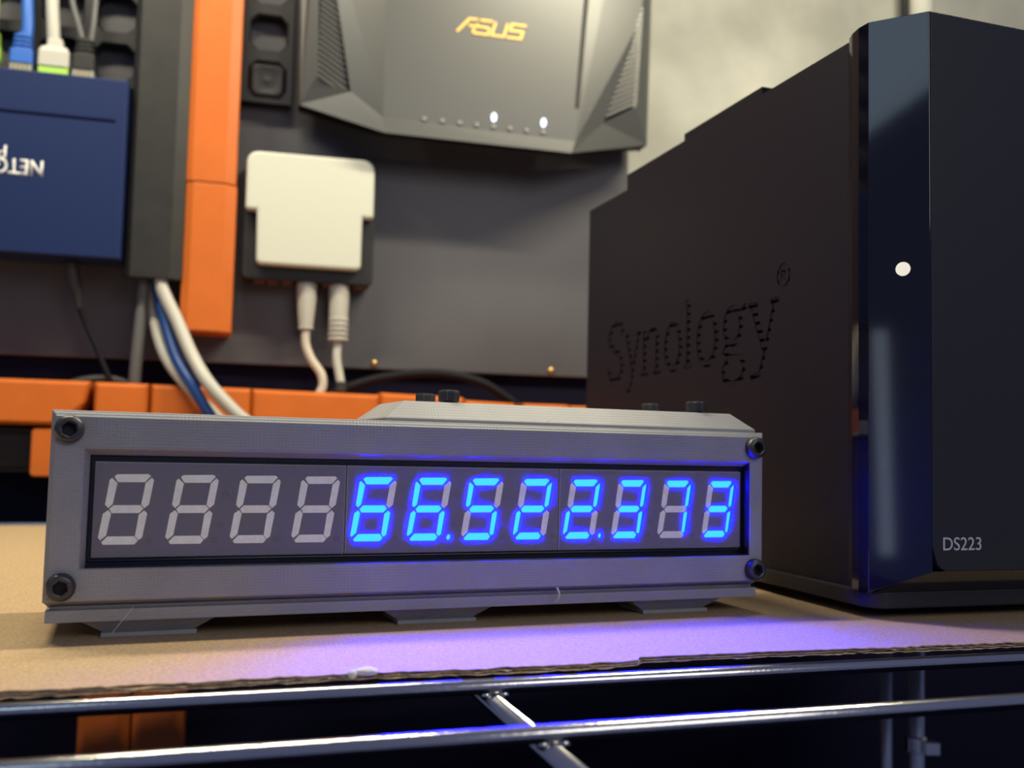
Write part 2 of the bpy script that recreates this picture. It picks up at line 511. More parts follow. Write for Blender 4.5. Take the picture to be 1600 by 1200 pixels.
net_cable('thick white cable with square green-tipped plug in the switch top', -1.0, M['white_cable'], M['white_cable'], [(-1.8, -21, 198), (-2.6, -21, 208), (-4, -20, 224), (-5, -17, 250), (-5, -14, 300)], M['green_plug'], w_=14.6, boot_len=13, square=True, rc=3.2)
net_cable('dark grey ribbed plug with two thin grey cables in the switch top', 13.0, M['charcoal'], M['grey_cable'], [[(11.8, -21, 202), (9, -21, 212), (5, -20, 226), (0, -18, 260), (-2, -14, 300)], [(15.3, -21, 202), (16.3, -21, 213), (16.6, -20, 226), (18, -18, 260), (18, -14, 300)]], M['clear_plug'], boot_len=16, rc=1.5)
net_cable('green and clear plug half cut off by the left photo edge', -31.0, M['green_plug'], M['green_plug'], [(-31, -21, 197), (-31, -21, 210), (-31, -20, 230), (-32, -17, 260)], M['clear_plug'])

# switch power lead
t = thing('power_cable', 'thin black power lead hanging below the navy switch', 'cable', WAL, (12, -14, 89))
bm = BM(); tube(bm, [(11.5, -20, 89.6), (12.5, -19, 82), (14.5, -18, 75), (16, -17.5, 66)], 3, r_list=[3.2, 3.4, 3.0, 1.7])
obj('plug', bm, M['black_plug'], t, smooth=True)
bm = BM(); tube(bm, [(15.8, -17.5, 67), (20, -17, 57), (26, -16.5, 44), (32, -16, 31), (40, -14, 18), (50, -9, 0), (54, -7, -25)], 1.4)
obj('cable', bm, M['black_cable'], t, smooth=True)

# ================================================================== CHARCOAL CABLE CHANNEL
t = thing('cable_channel', 'charcoal grey vertical cable channel between navy switch and orange bar', 'cable duct', WAL, (51, -9, 82))
bm = BM(); box(bm, 38.5, 65.2, -24, -9.2, 84, 330)
obj('base', bm, M['charcoal'], t, bevel=0.6)
bm = BM(); prism(bm, [(40.5, -30), (59.5, -30), (65.4, -26.5), (65.4, -22), (37.6, -22), (37.6, -27)], 82.1, 330, 'z')
obj('cover', bm, M['charcoal'], t, bevel=0.5)

def loose(name, label, mt, r, pts, group=None):
    t = thing(name, label, 'cable', WAL, pts[0], group)
    bm = BM(); tube(bm, pts, r, seg=14, sub=8)
    obj('jacket', bm, mt, t, smooth=True)
    return t
loose('network_cable', 'thin grey cable dropping straight from the charcoal channel', M['grey_cable'], 3.0, [(46.6, -18, 86), (46.3, -18.5, 80), (45.6, -20, 60), (44.6, -20, 40), (44.2, -18, 20), (45, -12, -5)])
loose('network_cable', 'thick white cable sweeping right over the orange rail', M['white_cable'], 3.3, [(54.8, -24.6, 88.0), (55.2, -25.0, 83.6), (56.5, -26.0, 76.3), (64.0, -30.0, 61.4), (72.6, -37.0, 43.3), (81.8, -45.0, 28.8), (94.3, -46.0, 15.6), (105.1, -44.0, 6.7), (125.1, -42.0, -12.3), (147.1, -40.0, -31.3)])
loose('network_cable', 'second white cable on the left side of the cable bundle', M['white_cable'], 2.75, [(48.5, -11.6, 88.0), (48.9, -12.0, 85.3), (49.4, -13.0, 76.1), (52.8, -17.5, 59.0), (59.5, -25.0, 42.1), (71.5, -32.0, 26.9), (83.4, -33.0, 15.6), (95.8, -31.0, 2.4), (115.8, -29.0, -16.6), (137.8, -27.0, -35.6)])
loose('network_cable', 'deep blue cable running between the two white cables', M['blue_cable2'], 2.8, [(52.0, -17.6, 88.0), (52.4, -18.0, 84.6), (53.8, -19.5, 75.4), (58.7, -24.0, 58.6), (64.9, -31.0, 41.9), (73.7, -38.5, 27.9), (81.2, -39.5, 15.7), (89.7, -38.0, 3.8), (109.7, -36.0, -15.2), (131.7, -34.0, -34.2)])

# ================================================================== ORANGE CHANNELS
def channel_v(name, label, x0, x1, z0, z1, group):
    t = thing(name, label, 'cable duct', WAL, ((x0 + x1) / 2, -5, z0), group)
    bm = BM(); box(bm, x0 + 1, x1 - 1, -20, -9.4 if z0 > 130 else -0.1 if z0 > 43 else 4.9, z0 + .4, z1 - .4)
    obj('base', bm, M['orange'], t, bevel=0.5)
    bm = BM(); prism(bm, [(x0 + 4, -28), (x1 - 5.5, -28), (x1, -25), (x1, -19), (x0, -19), (x0, -25.5)], z0, z1, 'z')
    obj('cover', bm, M['orange'], t, bevel=0.6)
    return t
G_OR = 'orange cable channels on the wall'
channel_v('orange_channel', 'long orange vertical channel beside the charcoal duct, its upper length', 64.0, 90.0, 134.1, 330, G_OR)
channel_v('orange_channel', 'lower length of the orange vertical channel, ending above the rail', 64.9, 90.6, 56.7, 133.6, G_OR)
channel_v('orange_channel', 'left of the two orange channels below the cardboard shelf', 26.4, 50.4, -260, -48, G_OR)
channel_v('orange_channel', 'right of the two orange channels below the cardboard shelf', 51.4, 75.8, -260, -48, G_OR)

def rail_seg(label, pts, y0=-28, lid=2.2):
    xs = [p[0] for p in pts]; zs = [p[1] for p in pts]
    t = thing('orange_rail', label, 'cable duct', WAL, ((min(xs) + max(xs)) / 2, -5, min(zs)), G_OR)
    bm = BM(); prism(bm, pts, -22, 4.9)
    obj('base', bm, M['orange'], t, bevel=0.4)
    cx = (min(xs) + max(xs)) / 2; cz = (min(zs) + max(zs)) / 2
    ins = [(x - math.copysign(min(1.6, abs(x - cx)), x - cx), z - math.copysign(1.6, z - cz)) for x, z in pts]
    bm = BM()
    loops(bm, [[(x, -21.9, z) for x, z in pts], [(x, y0 + 2, z) for x, z in pts], [(x, y0, z) for x, z in ins]])
    obj('cover', bm, M['orange'], t, bevel=0.4)
    return t
rail_seg('leftmost orange rail segment with a rounded lower right end', [(-120, 6.6), (8, 6.6), (14, 8.5), (19, 13), (22.5, 19), (24.6, 28.9), (-120, 28.9)])
rail_seg('short square orange rail segment left of the cable bundle', [(26.4, 5), (51.9, 5), (51.9, 28.7), (26.4, 28.7)])
rail_seg('orange rail segment that the white and blue cables cross', [(53.1, 5), (101.8, 5), (101.8, 28.2), (53.1, 28.6)])
rail_seg('orange rail segment under the white box', [(102.4, 5), (168, 5), (168, 27.4), (102.4, 28.1)])
rail_seg('orange rail segment behind the grey display lid', [(168.4, 5), (214, 5), (214, 27.6), (168.4, 28.6)])
rail_seg('orange rail segment behind the right half of the display', [(214.4, 5), (243, 5), (243, 25.4), (214.4, 26.2)])
rail_seg('orange rail segment just left of the black storage box', [(247.5, 5), (274, 5), (274, 25.6), (247.5, 25.6)])
rail_seg('short end of the orange rail touching the black storage box outline', [(274.6, 5), (300, 5), (300, 25.2), (274.6, 25.2)])
t = thing('orange_block', 'small orange block under the left end of the orange rail', 'cable duct', WAL, (12, -5, -19))
bm = BM(); prism(bm, round_rect(-1.4, 28, -18.8, 5.0, 2.0, 4), -26, 4.9)
obj('body', bm, M['orange'], t, bevel=0.8)
t = thing('wall_bracket', 'dark grey block left of the small orange block', 'bracket', WAL, (-20, -4, -17))
bm = BM(); box(bm, -60, -2.0, -14, 4.9, -17.5, 5.5)
obj('body', bm, M['tile'], t, bevel=0.8)
bm = BM(); box(bm, -60, -2.6, -16, -13.9, -15, 2.5)
obj('face_plate', bm, M['tile'], t, bevel=0.6)

# ================================================================== WHITE BOX
t = thing('network_adapter', 'small black box with a T-shaped white lid under the router', 'network device', WAL, (128, -2, 86))
bm = BM(); prism(bm, round_rect(94.4, 163.2, 86.8, 153.0, 3, 5), -20, -2)
obj('case_base', bm, M['charcoal'], t, bevel=0.7)
bm = BM()
r = 6
pts = [(95.6, 122.2), (100.6, 122.2)]
pts = []
def arc(cx, cz, r, a0, a1, n=6):
    return [(cx + r * math.cos(math.radians(a0 + (a1 - a0) * k / n)), cz + r * math.sin(math.radians(a0 + (a1 - a0) * k / n))) for k in range(n + 1)]
pts += arc(155.6, 147.6, 6.2, 0, 90) + arc(101.0, 147.4, 6.0, 90, 180) + arc(96.6, 123.6, 1.4, 180, 270, 3) + [(101.0, 122.2)] + arc(104.2, 96.4, 2.6, 180, 270, 4) + arc(153.3, 96.4, 2.6, 270, 360, 4) + [(155.9, 122.2)] + arc(160.4, 123.6, 1.4, 270, 360, 3)
prism(bm, pts, -27, -19.9)
obj('lid', bm, M['white'], t, bevel=1.3, label='T-shaped warm white lid')
bm = BM()
for a in (101, 108, 115.5, 136.8, 154): box(bm, a, a + 5.2, -17.5, -5, 86.2, 87.4)
obj('port', bm, M['port'], t, label='dark red ports on the underside')

def plug_cable(label, a, zt, boot, pts, ribbed, cab, tip=None):
    t = thing('network_cable', label, 'cable', WAL, (a, -14, zt), 'cables hanging from the white-lidded box')
    bm = BM()
    tube(bm, [(a, -14, zt), (a + .1, -14, zt - 8), (a + .2, -14, zt - 18), (a + .3, -14, zt - 24)], 5, seg=16, r_list=boot)
    obj('boot', bm, M['white_cable'], t, smooth=True)
    bm = BM()
    n = 5 if ribbed else 3
    for k in range(n):
        z = zt - 19 - k * 2.6
        rr = boot[-1] + (1.0 if ribbed else .35)
        lathe(bm, [(rr - .5, .9), (rr, .6), (rr, -.6), (rr - .5, -.9)], (a + .3, -14, z), 'z', 16)
    obj('strain_relief', bm, M['white_cable'], t)
    bm = BM(); tube(bm, pts, 2.3)
    obj('cable', bm, cab, t, smooth=True)
    if tip:
        bm = BM(); lathe(bm, [(2.4, 0), (2.9, -.5), (2.9, -5), (2.2, -5.5)], tip, 'z', 14)
        obj('end_cap', bm, M['black_plug'], t)
plug_cable('beige S-curved cable hanging from the white-lidded box, left of two', 128.6, 87.0, [5.4, 5.2, 4.3, 3.6], [(128.9, -14, 64), (129.2, -14.5, 54), (132.5, -16, 45.5), (137.6, -18, 38), (138.6, -19, 31.5), (136.4, -19, 25), (136, -14, 12), (138, -9, -10)], False, M['cream_cable'])
plug_cable('white cable with ribbed boot hanging from the white-lidded box, right of two', 145.9, 87.0, [5.4, 5.4, 5.0, 4.4], [(146.2, -14, 64), (146.1, -14, 55), (145.8, -15, 47), (147.2, -16, 39), (148.3, -17, 33.5)], True, M['white_cable'], (148.4, -17, 34.2))

# black arched cable
loose('power_cable', 'black cable arching over the orange rail below the dark board', M['black_cable'], 2.6, [(120, -6, 6), (134, -8, 21), (150, -9, 30.5), (172, -9, 38.0), (200, -9, 41.5), (224, -9, 38.5), (240, -8, 31), (252, -7, 22), (264, -6, 4)])
loose('power_cable', 'dark cable hump resting on the leftmost orange rail', M['black_plug'], 2.2, [(4, -8, 22), (14, -10, 28.5), (26, -11, 31.2), (38, -11, 29.8), (48, -9, 23)])

# ================================================================== ROUTER
t = thing('wireless_router', 'angular dark grey wireless router with gold lettering at the top', 'router', WAL, (215, -8.5, 165))
def facet(bm, pts, mi=0):
    v = [bm.verts.new((a, -b, z)) for a, z, b in pts]
    f_ = bm.faces.new(v); f_.material_index = mi
    return f_
# (along wall, height, distance out of the board)
o_tl, o_bl = (114, 420, 24), (120.4, 181.4, 24)
v_t, v_b = (126.0, 420, 31), (129.6, 196.0, 31)
q_t, q_b = (127.0, 300, 33), (146.6, 187.5, 35)
k1, k2, k3 = (160.5, 420, 40), (163.6, 173, 42.4), (164.1, 164.7, 43)
r3 = (267.6, 164.1, 43); rg_b = (270.0, 171, 42.4); rg_t = (287, 420, 40)
rq_b = (288.6, 185.5, 35.5); rq_t = (317.0, 420, 33)
rv_b = (309.5, 198.8, 32); rv_t = (312.2, 251.4, 32)
ro_b, ro_t = (320.0, 179.4, 24), (324, 420, 24)
bm = BM()
facet(bm, [o_tl, o_bl, v_b, q_t, v_t]); facet(bm, [o_bl, q_b, v_b]); facet(bm, [o_bl, k3, q_b])
facet(bm, [v_t, q_t, q_b, k2, k1]); facet(bm, [q_b, k3, k2])
facet(bm, [k1, k2, rg_b, rg_t]); facet(bm, [k2, k3, r3, rg_b])
facet(bm, [rg_t, rg_b, rq_b, rv_t, rq_t]); facet(bm, [rg_b, r3, rq_b])
facet(bm, [r3, ro_b, rq_b]); facet(bm, [rq_b, ro_b, rv_b])
facet(bm, [rv_b, ro_b, ro_t, rq_t, rv_t])
# sides down to the board
for p, q in ((o_tl, o_bl), (o_bl, k3), (k3, r3), (r3, ro_b), (ro_b, ro_t)):
    if p not in (o_tl, ro_b): continue
    facet(bm, [p, q, (q[0], q[1] + (3 if q in (k3, r3) else 0), 9), (p[0], p[1] + (3 if p in (k3, r3) else 0), 9)])
bmesh.ops.remove_doubles(bm, verts=bm.verts, dist=0.01)
obj('shell', bm, M['router'], t, bevel=1.0)
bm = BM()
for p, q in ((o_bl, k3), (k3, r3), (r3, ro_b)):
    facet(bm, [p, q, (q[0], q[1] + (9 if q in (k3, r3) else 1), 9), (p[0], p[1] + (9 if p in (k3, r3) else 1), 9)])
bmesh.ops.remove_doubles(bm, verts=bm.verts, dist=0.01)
obj('underside', bm, M['router_under_shade'], t)
bm = BM()   # groove lines beside the central panel
prism(bm, [(269.4, 190), (271.6, 190), (288.2, 420), (286.0, 420)], -42.6, -40)
obj('panel_groove', bm, M['router_dark'], t)
def vent(cut):
    bm = BM(); facet(bm, [(c[0], c[1], c[2] - 5) for c in cut])
    obj('vent_recess', bm, M['router_dark'], t)
vent([v_b, q_b, q_t]); vent([rv_t, rv_b, rq_b])
bm = BM()
for k in range(42):
    zl = 195.0 + k * 3.05
    xa, xb = 129.4, 146.4 - (zl - 190) * .155
    zr = zl - .62 * (xb - xa)
    prism(bm, [(xa, zl), (xb, zr), (xb, zr + 1.6), (xa, zl + 1.6)], -32.6, -29)
for k in range(22):
    zr = 200.4 + k * 2.9
    xb = 309.7 + (zr - 198.8) * .05
    xa = 288.8 + (zr - 8 - 185.5) * .36
    if xa > xb - 1: break
    za = zr - .55 * (xb - xa)
    prism(bm, [(xa, za), (xb, zr), (xb, zr + 1.6), (xa, za + 1.6)], -33.0, -29)
o = obj('vent_slats', bm, M['router'], t); o['kind'] = 'stuff'
# gold lettering
bm = BM()
def LT(p): return (201.6 + p[0] + p[1] * .28, 224.6 + p[1])
for line in ([(0, 0), (4.6, 8), (10.5, 8)], [(5.2, 4.2), (16.5, 4.2)], [(8.6, 0.2), (8.6, 4.2)], [(9, 8), (17.5, 8)], [(9.6, 6.0), (10.2, 4.2)], [(17, 4.2), (17, 0.4), (9.2, 0.4)],
             [(19.2, 8), (19.2, .4), (26, .4), (26, 8)], [(36.5, 8), (28.4, 8), (28.4, 4.4), (35.6, 4.4), (35.6, .4), (27.6, .4)]):
    stroke(bm, [LT(p) for p in line], 1.35, -42.35, -41.0)
obj('brand_lettering', bm, M['gold'], t, label='gold slanted lettering')
# indicator row
xs = [185.3, 195.0, 204.6, 213.8, 223.2, 232.4, 241.8, 251.2]
for k, a in enumerate(xs):
    bm = BM()
    lathe(bm, [(0.2, -.4), (1.1, -.3), (1.3, .2)], (a, -43.0, 174.4 - .05 * k), 'y', 12)
    obj('indicator_icon', bm, M['icon'], t)
    if k in (4, 7):
        bm = BM()
        pr = [(1.35 * math.cos(q), 2.4 * math.sin(q)) for q in [2 * math.pi * i / 16 for i in range(16)]]
        prism(bm, [(a + p[0], 179.4 + p[1]) for p in pr], -43.3, -42.0)
        obj('indicator_light', bm, M['led_white'], t, label='lit white indicator')

# pipes at the top right
for name, label, a, r, mt in (('conduit_pipe', 'white vertical pipe on the plaster wall above the black storage box', 525, 8.5, M['white']), ('conduit_pipe', 'thin dark pipe left of the white pipe on the plaster wall', 513.6, 2.6, M['charcoal'])):
    t = thing(name, label, 'pipe', WAL, (a, 3, 240))
    bm = BM(); tube(bm, [(a, 3, 240), (a, 3, 420)], r, seg=20)
    obj('tube', bm, mt, t, smooth=True)
    bm = BM(); box(bm, a - r - .6, a + r + .6, 3 - r - .6, 11.9, 340, 352)
    obj('clip', bm, mt, t)

# ================================================================== WIRE SHELF
RX = Vector((math.cos(ROD_YAW), math.sin(ROD_YAW), 0)); RY = Vector((-math.sin(ROD_YAW), math.cos(ROD_YAW), 0))
ROD0 = Vector((1.3, 180.0, -2.7))
ROD = frame(1.3, 180.0, 0, ROD_YAW)
t = thing('wire_shelf', 'shiny zinc wire shelf carrying the cardboard at the bottom', 'shelf', ROD, (0, 100, -9))
for k in range(-1, 13):
    bm = BM(); tube(bm, [(-330, k * 30.2, -2.75), (430 - max(k, 0) * 15, k * 30.2, -2.75)], 1.4, seg=20)
    obj('wire', bm, M['chrome'], t, smooth=True)
for xx in (-233, -3.2, 226):
    bm = BM(); tube(bm, [(xx, -80, -5.9), (xx, 364, -5.9)], 1.75, seg=20)
    obj('cross_wire', bm, M['chrome'], t, smooth=True)
for kk in (0, -1):
    for s_ in (-1, 1):
        bm = BM()
        lathe(bm, [(0.1, -.9), (.8, -.6), (1.1, 0), (.8, .6), (.1, .9)], (-3.2 + 1.7 * s_, kk * 30.2, -4.3), 'z', 10)
        obj('weld_bead', bm, M['chrome'], t, smooth=True)

# poles below the shelf at the right
for label, x0, r in (('thin dull metal pole under the shelf, left of two at right', 163.2, 2.6), ('thicker dull metal pole with a bright clip under the shelf', 176.0, 3.4)):
    t = thing('metal_pole', label, 'pole', GND, (x0, 445, -230), 'metal poles under the shelf')
    bm = BM(); tube(bm, [(x0 * 445 / 430, 445, -230), (x0 * 445 / 430, 445, -9)], r, seg=16)
    obj('tube', bm, M['pole'], t, smooth=True)
    if r > 3:
        bm = BM(); lathe(bm, [(3.4, -3.5), (4.6, -3), (4.6, 3), (3.4, 3.5)], (x0 * 445 / 430, 445, -86), 'z', 16)
        box(bm, x0 * 445 / 430 + 1, x0 * 445 / 430 + 7, 437, 441, -88.5, -83.5)
        obj('clip', bm, M['chrome'], t, label='bright clip')

# ================================================================== CARDBOARD
t = thing('cardboard_sheet', 'brown corrugated cardboard sheet with torn front edge under the display', 'cardboard', GND, (0, 250, -1.2))
edge = [(-330, 72), (-200, 115), (-120, 141.5), (-78.6, 156.0), (-65.0, 160.6), (-51.2, 164.9), (-37.0, 170.2), (-27, 173.6), (-16.9, 176.7), (-5, 180.0), (8.3, 184.3), (18, 187.6), (25.3, 190.8), (25.7, 192.6), (26.6, 193.6), (38, 197.2), (52.9, 201.6), (66.9, 205.6), (72, 207.2), (81.2, 209.4), (97, 214), (113.1, 219), (180, 240), (300, 281)]
def edge_line(step, amp, seed, shift=0.0, smooth_from=26.5, smooth_to=68):
    rnd = random.Random(seed)
    out = []
    for (x0, y0), (x1, y1) in zip(edge, edge[1:]):
        n = max(1, int((x1 - x0) / step))
        for k in range(n):
            tt = k / n
            a = amp * (.25 if smooth_from < x0 + (x1 - x0) * tt < smooth_to else 1)
            out.append((x0 + (x1 - x0) * tt, y0 + (y1 - y0) * tt + rnd.uniform(-a, a) + shift))
    out.append(edge[-1])
    return out
def liner(name, z0, z1, seed, amp, shift, mt, step=1.3):
    e = edge_line(step, amp, seed, shift)
    bm = BM()
    rnd = random.Random(seed + 50)
    rings = []
    for x, y in e:
        jz = rnd.uniform(-.12, .12)
        rings.append([(x, y, z0 + jz), (x, y, z1 + jz * .5), (x - 3, y + 9, z1), (x - 97, y + 308, z1), (x - 97, y + 308, z0), (x - 3, y + 9, z0)])
    loops(bm, rings)
    return obj(name, bm, mt, t)
liner('top_liner', -0.26, 0.0, 3, .55, 0, [M['card']])
liner('middle_liner', -0.72, -0.58, 5, .5, .25, M['card_edge'])
liner('bottom_liner', -1.24, -1.06, 8, .5, .35, M['card_edge'])
for nm, zc, h, seed in (('fluting', -.42, .15, 11), ('fluting', -.89, .16, 13)):
    e = edge_line(.55, .28, seed, 1.1)
    bm = BM(); rings = []
    acc = 0.0
    for i, (x, y) in enumerate(e):
        if i: acc += math.hypot(x - e[i - 1][0], y - e[i - 1][1])
        zz = zc + h * math.sin(2 * math.pi * acc / 2.6)
        rings.append([(x, y, zz - .05), (x, y, zz + .05), (x - 10, y + 30, zz + .05), (x - 10, y + 30, zz - .05)])
    loops(bm, rings)
    obj(nm, bm, M['card_edge'], t)

# glue drop on the edge
bm = BM()
vs = bmesh.ops.create_icosphere(bm, subdivisions=3, radius=1)['verts']
for v in vs:
    n = 1 + .18 * math.sin(5 * v.co.x + 1) * math.cos(4 * v.co.y)
    v.co = Vector((v.co.x * 2.3 * n, v.co.y * 1.1 * n, v.co.z * .75 * n))
bmesh.ops.translate(bm, verts=bm.verts, vec=(-24.2, 174.6, 0.25))
vs = bmesh.ops.create_icosphere(bm, subdivisions=2, radius=.9)['verts']
bmesh.ops.translate(bm, verts=vs, vec=(-26.4, 173.6, -.1))
o = obj('glue_drop', bm, M['glue'], F=GND, smooth=True)
tag(o, 'clear glossy blob of glue on the torn cardboard edge', 'glue')

# ================================================================== DIGITAL COUNTER
t = thing('digital_counter', 'grey layered-plastic box with glowing blue twelve-digit readout on cardboard', 'digital display', CLK, (74, 18, -15.95))
OX0, OX1, OZ0, OZ1 = -8.2, 156.6, -8.3, 29.0
bm = BM()
loops(bm, [rect(OX0 + .9, OX1 - .9, OZ0 - 1.4, OZ1 - .4, 1.8), rect(OX0, OX1, OZ0 - .2, OZ1, .2), rect(OX0, OX1, OZ0, OZ1, -1.7), rect(OX0 + .9, OX1 - .8, OZ0 + .3, OZ1 - 1.25, -2.6),
           rect(-2.35, 152.5, -1.95, 22.0, -2.6), rect(-1.95, 152.3, -1.75, 21.5, -2.4), rect(-1.0, 152.25, -1.75, 20.35, .35), rect(-1.0, 152.25, -1.75, 20.35, 1.8)], close_ends=False)
obj('bezel', bm, M['grey_print'], t, bevel=0.18)
bm = BM()
loops(bm, [rect(-7.2, 155.4, -9.4, 28.6, 1.8), rect(-7.2, 155.4, -9.4, 28.6, 36)])
obj('case_body', bm, M['grey_smooth'], t, bevel=0.4)
bm = BM(); box(bm, -7.7, 155.6, -.6, 36.5, -12.4, -10.0); box(bm, -7.0, 155, 0.6, 36, -10.05, -9.3)
obj('base_plate', bm, M['grey_smooth'], t, bevel=0.15)
for k, (a, b) in enumerate(((2.5, 20.8), (63.2, 81.6), (124.7, 142.8))):
    for (ya, yb) in ((1.6, 15), (20, 34.5)):
        bm = BM()
        loops(bm, [[(a - 4, ya - 1.0, -12.35), (b + 3.6, ya - 1.0, -12.35), (b + 3.6, yb + 1, -12.35), (a - 4, yb + 1, -12.35)],
                   [(a + .4, ya + 1.6, -15.1), (b - .4, ya + 1.6, -15.1), (b - .4, yb - 1, -15.1), (a + .4, yb - 1, -15.1)]])
        f_ = obj('foot', bm, M['grey_smooth'], t)
        bm = BM(); box(bm, a, b, ya, yb, -15.95, -15.05)
        obj('foot_pad', bm, M['grey_smooth'], f_, bevel=0.1)
# lid
bm = BM()
loops(bm, [[(58.9, .6, 29.0), (156.0, .6, 29.0), (156.0, 32, 29.0), (58.9, 32, 29.0)],
           [(58.9, .6, 29.8), (156.0, .6, 29.8), (156.0, 32, 29.8), (58.9, 32, 29.8)],
           [(64.0, 4.6, 33.85), (151.0, 4.6, 33.85), (151.0, 28, 33.85), (64.0, 28, 33.85)]])
obj('lid', bm, M['grey_smooth'], t, bevel=0.15)
bm = BM(); box(bm, 56, 155.2, 1.4, 33, 28.4, 29.1)
obj('lid_gasket', bm, M['gasket'], t)
for u_, y_ in ((75.4, 7.2), (75.2, 26.0), (142.2, 7.2), (139.6, 26.0)):
    bm = BM()
    n = 48
    rings = []
    for rr, zz, kn in ((1.5, 33.4, 0), (2.0, 33.9, 0), (2.38, 34.3, 1), (2.42, 36.3, 1), (2.25, 36.75, 1), (1.7, 36.85, 0), (1.2, 36.8, 0), (1.1, 35.6, 0)):
        rings.append([(u_ + (rr + (.07 * (-1) ** k if kn else 0)) * math.cos(2 * math.pi * k / n), y_ + (rr + (.07 * (-1) ** k if kn else 0)) * math.sin(2 * math.pi * k / n), zz) for k in range(n)])
    loops(bm, rings)
    obj('lid_screw', bm, M['screw'], t)
# hex socket screws
for (cx, cz) in ((-4.85, 25.3), (-5.0, -5.15), (153.5, 25.2), (153.6, -5.25)):
    bm = BM(); n = 48
    def ring(r, y): return [(cx + r * math.cos(2 * math.pi * k / n), y, cz + r * math.sin(2 * math.pi * k / n)) for k in range(n)]
    def hexr(r, y):
        out = []
        for k in range(n):
            a = 2 * math.pi * k / n + .35
            m_ = (a % (math.pi / 3)) - math.pi / 6
            q = r / math.cos(m_)
            out.append((cx + q * math.cos(a - .35), y, cz + q * math.sin(a - .35)))
        return out
    loops(bm, [ring(2.72, -2.5), ring(2.75, -3.3), ring(2.6, -4.1), ring(2.25, -4.6), ring(1.75, -4.75), hexr(1.32, -4.72), hexr(1.25, -4.6), hexr(1.22, -2.66)], close_ends=False)
    s_ = obj('bezel_screw', bm, M['screw'], t)
    for p in s_.data.polygons: p.use_smooth = True
    bm = BM(); v = [bm.verts.new(c) for c in hexr(1.24, -2.7)]; bm.faces.new(v)
    obj('hex_socket', bm, M['hex_dark'], s_)
# gasket around the modules
bm = BM()
loops(bm, [rect(-1.2, 152.4, -1.85, 20.6, 1.0), rect(-1.2, 152.4, -1.85, 20.6, .55), rect(-.75, 151.9, -.85, 20.1, .55), rect(-.7, 151.85, -.8, 20.05, .15), rect(-.3, 151.6, -.35, 19.5, .15), rect(-.25, 151.55, -.3, 19.4, 1.2)], close_ends=False)
box(bm, 152.0, 152.28, -2.3, .6, -1.8, 21.2); box(bm, -1.0, 152.28, -2.3, .6, -1.78, -1.5)
obj('window_gasket', bm, M['gasket'], t, bevel=.08, label='glossy dark inner rim')
bm = BM(); box(bm, -1.2, 152.4, 5.2, 6, -1.85, 20.6)
obj('backing', bm, M['black_deep'], t)
SEG = dict(a=[(3.6, 16.05), (4.05, 16.55), (10.0, 16.65), (10.5, 16.25), (9.4, 15.0), (4.35, 14.95)],
           f=[(2.75, 15.4), (3.2, 15.8), (4.25, 14.8), (3.55, 10.6), (2.75, 9.8), (2.1, 10.5)],
           b=[(9.5, 14.85), (10.65, 15.95), (11.1, 15.45), (10.35, 10.55), (9.5, 9.8), (8.85, 10.45)],
           g=[(2.95, 9.62), (3.7, 10.4), (8.7, 10.42), (9.35, 9.68), (8.55, 8.82), (3.4, 8.8)],
           e=[(1.8, 8.7), (2.75, 9.4), (3.35, 8.7), (2.62, 4.4), (1.55, 3.45), (1.1, 4.0)],
           c=[(8.5, 8.55), (9.5, 9.35), (10.1, 8.75), (9.35, 3.95), (8.65, 3.4), (7.95, 4.15)],
           d=[(1.75, 3.05), (2.8, 4.2), (7.8, 4.22), (8.55, 3.3), (7.95, 2.55), (2.1, 2.55)])
GLY = {'6': 'acdefg', '5': 'acdfg', '2': 'abdeg', '3': 'abcdg', '7': 'abc', ' ': ''}
TXT = ['    ', '6652', '2373']
DPS = [(), (1,), (0,)]
def shrink(pts, d):
    cx = sum(p[0] for p in pts) / len(pts); cz = sum(p[1] for p in pts) / len(pts)
    out = []
    for x, z in pts:
        L_ = math.hypot(x - cx, z - cz)
        out.append((x + (cx - x) / L_ * d, z + (cz - z) / L_ * d))
    return out
WELL = 1.3
def ngon_fill(bm, outer, holes, y, mi):
    es = []
    for lp in [outer] + holes:
        v = [bm.verts.new((p[0], y, p[1])) for p in lp]
        es += [bm.edges.new((v[k], v[(k + 1) % len(v)])) for k in range(len(v))]
    r = bmesh.ops.triangle_fill(bm, use_beauty=True, use_dissolve=False, edges=es, normal=(0, -1, 0))
    for g in r['geom']:
        if isinstance(g, bmesh.types.BMFace): g.material_index = mi
